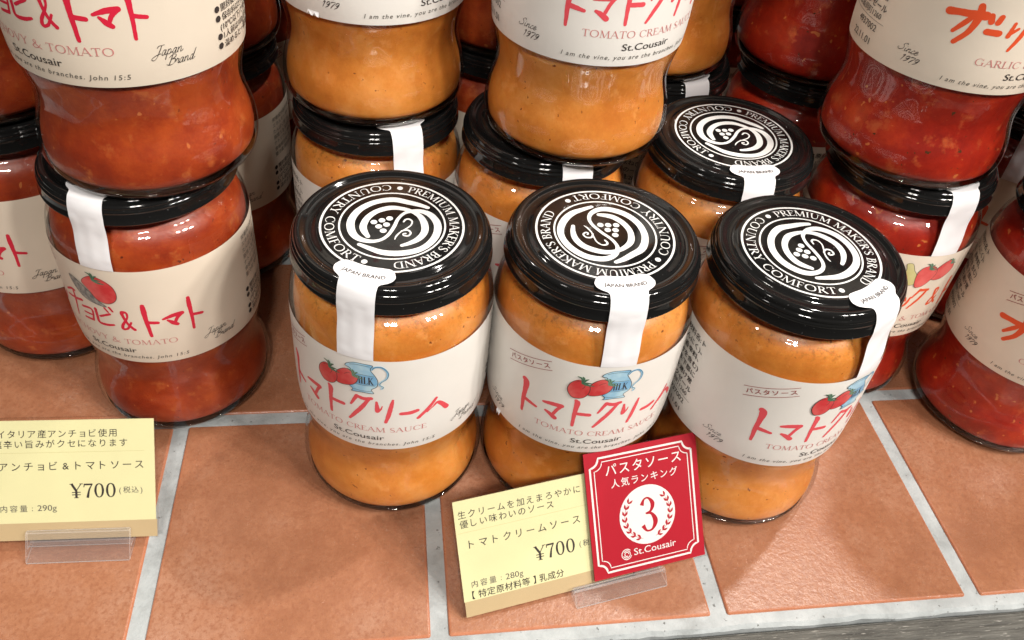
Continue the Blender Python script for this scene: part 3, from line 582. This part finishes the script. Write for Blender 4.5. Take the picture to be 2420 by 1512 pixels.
JARS = [
 ('cream', -.0406, .2192, 0, -13.3, -99.5, 93.0, 'single tomato cream sauce jar with bare lid, between the anchovy stack and another cream jar'),
 ('cream', .0306, .2278, 0, 0.0, -76.2, -32.3, 'single tomato cream sauce jar with bare lid, directly behind the red and yellow cards'),
 ('cream', .1016, .2314, 0, 13.0, -50.0, 125.9, 'single tomato cream sauce jar with bare lid, right of the red card'),
 ('anchovy', -.1376, .2463, 0, 0.0, -97.5, 40, 'lower anchovy and tomato jar of the stack behind the 290g card'),
 ('anchovy', -.1303, .2471, 1, -5.4, -60, 10, 'upper anchovy and tomato jar of the stack behind the 290g card'),
 ('cream', -.0627, .3037, 0, 20.0, -57.5, 200, 'lower tomato cream jar under the upper jar with the frayed label edge'),
 ('cream', -.0636, .3064, 1, 26.5, -40, 10, 'upper tomato cream jar with frayed label edge, its label showing 1979 and the verse start'),
 ('cream', .0078, .2972, 0, 0.0, -66, 100, 'lower tomato cream jar whose lid carries the off-centre upper cream jar'),
 ('cream', .0177, .2960, 1, 13.1, -50, 10, 'upper tomato cream jar showing Since 1979 and TOMATO CREAM, standing off-centre on a lid'),
 ('cream', .0837, .3016, 0, 8.0, -78.3, 76.0, 'second-row tomato cream jar with bare logo lid and nothing stacked on it'),
 ('garlic', .1602, .3076, 0, -4.0, -69.5, 30, 'lower garlic and tomato jar with tomato drawing, of the stack behind the right cream jar'),
 ('garlic', .1534, .3076, 1, 0.0, -20, 10, 'upper bright red garlic and tomato jar showing orange brush lettering and Since 1979'),
 ('anchovy', -.2038, .2742, 0, -12.9, -150, 60, 'lower dark red anchovy jar left of the anchovy stack, label showing only its last characters'),
 ('anchovy', -.2045, .2748, 1, -40, -150, 60, 'upper anchovy jar cut by the frame, left of the anchovy stack'),
 ('garlic', .2332, .2847, 0, -16.1, -20, 60, 'lower deep red garlic jar on the tiles right of the garlic stack'),
 ('garlic', .2385, .2860, 1, -30, -20, 60, 'upper garlic jar standing on the deep red jar right of the garlic stack'),
 ('garlic', .2380, .3680, 0, -50, -112, 60, 'third-row jar with white seal and beige label, glimpsed right of the upper garlic jar'),
 ('garlic', .2400, .3690, 1, -50, -60, 60, 'third-row upper jar glimpsed at the right edge behind the upper garlic jars'),
 ('anchovy', -.1480, .3350, 0, -6.4, -150, 60, 'lower shadowed anchovy jar in the gap between the anchovy and cream stacks'),
 ('anchovy', -.1470, .3350, 1, 40, -150, 60, 'upper shadowed anchovy jar in the gap between the anchovy and cream stacks'),
 ('anchovy', -.0150, .3740, 0, 90, -68, 60, 'lower shadowed red jar with white seal, in the gap between the two upper cream jars'),
 ('anchovy', -.0160, .3740, 1, 90, -10, 60, 'upper shadowed red jar in the gap between the two upper cream jars'),
 ('garlic', .0580, .3700, 0, 60, -62, 60, 'third-row lower jar with white seal, under the cream jar behind the off-centre upper jar'),
 ('cream', .0522, .3686, 1, 60, -10, 60, 'upper cream jar half hidden behind the off-centre upper cream jar'),
 ('garlic', .1320, .3820, 0, 60, 40, 60, 'third-row lower jar under the dark red jar behind the bare second-row lid'),
 ('garlic', .1284, .3809, 1, 75, -10, 60, 'upper dark red garlic jar behind the bare second-row logo lid'),
 ('garlic', -.0800, .4150, 0, 60, 40, 60, 'fourth-row lower jar in the dark behind the upper cream jar with frayed label'),
 ('garlic', -.0800, .4150, 1, 60, 40, 60, 'fourth-row upper jar in the dark behind the upper cream jar with frayed label'),
 ('garlic', .1000, .4530, 0, 60, 40, 60, 'fourth-row lower jar in the dark behind the upper dark red garlic jar'),
 ('garlic', .0960, .4520, 1, 60, 40, 60, 'fourth-row upper jar in the dark behind the upper dark red garlic jar'),
 ('anchovy', -.1560, .4120, 0, 60, 40, 60, 'fourth-row lower jar in the dark behind the shadowed anchovy jars'),
 ('anchovy', -.1560, .4120, 1, 60, 40, 60, 'fourth-row upper jar in the dark behind the shadowed anchovy jars'),
]
for n_, a in enumerate(JARS):
    e = jar(*a, group='jars of pasta sauce on the counter')
    lb = [c_ for c_ in e.children if c_.name.startswith('label')][0]
    if n_ == 1: flap(lb, -34.0, 45.6, 2.4, 2.6, 0.6, a[0])
    if n_ == 6: flap(lb, -15.0-26.5, 46.2, 5.0, 2.0, 0.5, a[0])

# ------------------------------------------------------------------ price cards
M_YEL = paper('yellow_card_paper', (0.69, 0.655, 0.38))
M_TAN = paper('tan_card_band', (0.50, 0.375, 0.215))
M_RED = paper('red_card_print', (0.40, 0.008, 0.022))
M_LAM = thin_glass('laminate_film', (0.97, 0.97, 0.96), 0.06, 0.0)
M_ACR = thin_glass('clear_acrylic', (0.985, 0.98, 0.98), 0.03, 0.04)
_mo = [n for n in M_ACR.node_tree.nodes if n.type == 'OUTPUT_MATERIAL'][0]; _old = _mo.inputs[0].links[0].from_socket
_dm = nd(M_ACR, 'ShaderNodeMixShader'); _dm.inputs[0].default_value = 0.045; _df = nd(M_ACR, 'ShaderNodeBsdfDiffuse'); _df.inputs[0].default_value = (0.85, 0.82, 0.82, 1)  # white diffuse stands in for the reflections that dark surroundings don't give
lk(M_ACR, _old, _dm.inputs[1]); lk(M_ACR, _df.outputs[0], _dm.inputs[2]); lk(M_ACR, _dm.outputs[0], _mo.inputs[0])
M_ACE = M_ACR.copy(); M_ACE.name = 'acrylic_edge_glint'  # bevel copy: stronger white diffuse paints bright edge highlights into the colour
for q in M_ACE.node_tree.nodes:
    if q.type == 'MIX_SHADER' and not q.inputs[0].is_linked: q.inputs[0].default_value = 0.17
def card(name, origin, ex, ey, parts, film, pr, label):
    """origin: world point of local (0,0); ex, ey: unit vectors; sizes in mm"""
    ez = ex.cross(ey)
    e = bpy.data.objects.new(name, None); COL.objects.link(e); e.empty_display_size = 0.01
    Mx = Matrix((ex, ey, ez)).transposed().to_4x4(); Mx.translation = origin; e.matrix_world = Mx
    tag(e, label, 'card', 'cards standing in front of the jars')
    for nm, mt, x0, y0, x1, y1 in parts:
        bm = bmesh.new(); bmesh.ops.create_cube(bm, size=1)
        for q in bm.verts: q.co = ((x0+x1)/2000+q.co.x*(x1-x0)/1000, (y0+y1)/2000+q.co.y*(y1-y0)/1000, q.co.z*0.0003)
        me = bpy.data.meshes.new(nm); bm.to_mesh(me); bm.free(); link(nm, me, mt, e)
    x0, y0, x1, y1 = film
    bm = bmesh.new(); bmesh.ops.create_cube(bm, size=1)
    for q in bm.verts: q.co = ((x0+x1)/2000+q.co.x*(x1-x0)/1000, (y0+y1)/2000+q.co.y*(y1-y0)/1000, q.co.z*0.00058)
    me = bpy.data.meshes.new('laminate'); bm.to_mesh(me); bm.free(); link('laminate', me, M_LAM, e)
    me = pr.build('card_print', lambda x, y, h: (x/1000, y/1000, 0.00018+h/1000), 0.0006); link('card_print', me, None, e)
    return e
def stand(origin, ex, ey, x0, x1, lip, label):
    """acrylic card stand: profile in (depth, height) extruded across; origin at card bottom-left corner"""
    d = Vector((-ex.y, ex.x, 0)).normalized()      # horizontal, away from the viewer
    z0 = -origin.z+0.0001
    lean = math.hypot(ey.x, ey.y)/ey.z
    o2 = 1.3
    fr = lambda dz, off: ((dz*lean)+off, dz)
    zb = z0*1000
    prof2 = [(-4.4+zb*lean, zb), (14.5, zb), (14.5, zb+1.6), (2.2+lean*(-1.2), zb+1.6), (2.2+lean*16, 16), (0.9+lean*16, 16.3), (0.75+lean*(-0.8), -0.9), (-1.6-lean*0.8, -0.9), (-1.9+lean*lip, lip), (-3.3+lean*(lip-.2), lip+.2)]
    V, F = [], []
    for xx in (x0, x1):
        for p_, q_ in prof2: V.append(tuple(origin+ex*(xx/1000)+d*(p_/1000)+Vector((0, 0, q_/1000))))
    n = len(prof2)
    for i in range(n): j = (i+1) % n; F.append((i, j, n+j, n+i))
    F.append(tuple(range(n-1, -1, -1))); F.append(tuple(range(n, 2*n)))
    me = mesh('card_stand', V, F); bm = bmesh.new(); bm.from_mesh(me); bmesh.ops.recalc_face_normals(bm, faces=bm.faces)
    rb = bmesh.ops.bevel(bm, geom=list(bm.edges), offset=0.00028, segments=2, affect='EDGES')
    for q in rb['faces']: q.material_index = 1
    bm.to_mesh(me); bm.free()
    me.materials.append(M_ACR); me.materials.append(M_ACE)
    o = link('card_stand', me)
    return tag(o, label, 'stand', 'clear acrylic card stands')

def rule(P, x0, x1, y):
    P.ribbon([(x0, y, .12), (x1, y, .12)], LINE, 1, cap=False)
M_LINE = mat('faint_rule_ink', (0.52, 0.48, 0.24), 0.5); M_SLOTS.append(M_LINE); LINE = 14
def jtext(P, s, x0, x1, y, h, ink=INK, bold=0.0035):
    n = len(s); p = (x1-x0)/n
    for i, ch in enumerate(s): P.text(ch, ink, x0+p*(i+.5), y, h, align='c', bold=bold, cap=.86)
# left yellow card, local origin at its bottom right corner
ex = Vector((0.98611934, 0.16603808, 0)).normalized(); ey = Vector((-0.09477, 0.56285, 0.82111)).normalized()
org = Vector((-0.11808, 0.16344, 0.004))
P = Print()
jtext(P, 'イタリア産アンチョビ使用', -54.6, -13.2, 38.7, 2.75)
jtext(P, '塩辛い旨みがクセになります', -56.0, -9.5, 35.0, 2.75)
rule(P, -64, -4, 33.0)
jtext(P, 'アンチョビ&トマトソース', -54.6, -3.9, 26.6, 3.1)
P.serif('\u00a5700', INK, -30.3, 15.75, 5.4, 16.2, 1.05)
P.text('(', GREY, -13.2, 17.3, 2.0); jtext(P, '税込', -12.0, -6.2, 17.4, 2.3, GREY); P.text(')', GREY, -5.8, 17.3, 2.0)
jtext(P, '内容量', -54.6, -44.5, 11.3, 2.4, GREY); P.text(':', GREY, -43.4, 11.4, 2.0); P.text('290g', GREY, -41.5, 11.3, 2.2, 6.6)
card('price_card', org, ex, ey, [('yellow_paper', M_YEL, -66, 6.85, -0.6, 44.9), ('tan_band', M_TAN, -66, 0.4, -0.25, 6.85)], (-66.6, 0, 0.25, 46.0), P, 'yellow price card for the 290g sauce, standing in front of the anchovy stack')
stand(org, ex, ey, -45, -9, 4.9, 'clear acrylic stand holding the yellow 290g price card')
# red ranking card, local origin at its bottom left corner
ex = Vector((0.93294341, 0.36002303, 0)).normalized(); ey = Vector((-0.2129, 0.5517, 0.80641)).normalized(); ez = ex.cross(ey)
orr = Vector((0.043804, 0.16473, 0.004))
M_SLOTS.append(M_RED); REDI = 15
P = Print()
Wd, Hd = 46.6, 49.4
def frame(P, ins, wd, nr):
    x0, y0, x1, y1 = ins, ins, Wd-ins, Hd-ins; pts = []
    for cx, cy, a0_ in ((x1, y1, 270), (x0, y1, 360), (x0, y0, 450), (x1, y0, 540)):
        for t in range(9):
            a = R(a0_-90*t/8); pts.append((cx+nr*math.cos(a), cy+nr*math.sin(a)))
    P.ribbon([(*p, wd) for p in pts]+[(*pts[0], wd)], WHITE, 1, cap=False)
frame(P, 2.7, .75, 3.4); frame(P, 4.3, .35, 3.2)
jtext(P, 'パスタソース', 8.3, 40.2, 39.6, 4.2, WHITE, 0.006)
jtext(P, '人気ランキング', 10.2, 38.0, 34.6, 3.1, WHITE, 0.006)
P.disc(24.0, 21.6, 11.4, WHITE, 48)
P.serif('3', REDI, 20.6, 14.9, 13.4, 7.6, 1.0)
for sgn in (-1, 1):
    for k in range(8):
        a = R(270+sgn*(22+k*15.0)); rr = 9.3
        x, y = 24.0+rr*math.cos(a), 21.6+rr*math.sin(a); tx, ty = -math.sin(a)*sgn, math.cos(a)*sgn
        for s2 in (-1, 1):
            nx_, ny_ = math.cos(a)*s2, math.sin(a)*s2
            P.ribbon([(x, y, .25), (x+tx*.9+nx_*.65, y+ty*.9+ny_*.65, .85), (x+tx*1.9+nx_*.95, y+ty*1.9+ny_*.95, .12)], REDI, 4, cap=False)
    P.ribbon([(24.0+9.3*math.cos(R(270+sgn*t)), 21.6+9.3*math.sin(R(270+sgn*t)), .16) for t in range(16, 130, 6)], REDI, 1, cap=False)
for i, r_ in enumerate((2.0, 1.4, .8)): P.ribbon([(14.2+r_*math.cos(R(t)), 8.0+r_*math.sin(R(t)), .32) for t in range(40+i*160, 350+i*160, 20)], WHITE, 1, cap=False)
P.text('St.Cousair', WHITE, 17.2, 7.0, 2.6, 17.4, bold=0.004)
card('ranking_card', orr, ex, ey, [('red_paper', M_RED, 0.6, 0.5, Wd-.2, Hd-.2)], (-0.6, 0, Wd+.6, Hd+.8), P, 'red card with a white number 3 in a laurel, leaning on the yellow 280g card')
# yellow card behind it
oy = orr-ez*0.0014
ey2 = (ey*math.cos(R(3.0))-ex*math.sin(R(3.0))); ex2 = (ex*math.cos(R(0.4))+ey*math.sin(R(0.4)))
ex2 = ex2.normalized(); ey2 = (ey2-ex2*ey2.dot(ex2)*0.0).normalized()
rotd = R(2.4); ex2 = ex*math.cos(rotd*.25)+ey*math.sin(rotd*.25); ey2 = ex.cross(ey).cross(ex2)
P = Print()
jtext(P, '生クリームを加えまろやかに', -47.6, -0.4, 35.2, 2.75)
jtext(P, '優しい味わいのソース', -47.2, -11.2, 31.7, 2.75)
rule(P, -48, 14, 29.8)
jtext(P, 'トマトクリームソース', -45.8, -1.4, 23.8, 3.1)
P.serif('\u00a5700', INK, -21.1, 13.2, 5.4, 16.2, 1.05)
P.text('(', GREY, -3.4, 14.6, 2.0); jtext(P, '税込', -2.2, 3.6, 14.6, 2.3, GREY); P.text(')', GREY, 4.0, 14.6, 2.0)
jtext(P, '内容量', -45.8, -35.6, 9.3, 2.4, GREY); P.text(':', GREY, -34.4, 9.4, 2.0); P.text('280g', GREY, -32.5, 9.1, 2.2, 6.6)
jtext(P, '【特定原材料等】乳成分', -46.6, -10.4, 5.2, 2.75, INK, 0.006)
card('price_card', oy, ex2, ey2, [('yellow_paper', M_YEL, -48.6, 4.4, 16.4, 41.6), ('tan_band', M_TAN, -48.4, -1.3, 16.6, 4.4)], (-49.4, -1.7, 17.2, 42.6), P, 'yellow price card for the 280g sauce, half covered by the red card')
stand(orr-ez*0.0007, ex, ey, -8.4, 28.5, 1.4, 'clear acrylic stand holding the red card and the yellow 280g card')

bpy.data.objects.remove(_fo); bpy.data.curves.remove(_fc)
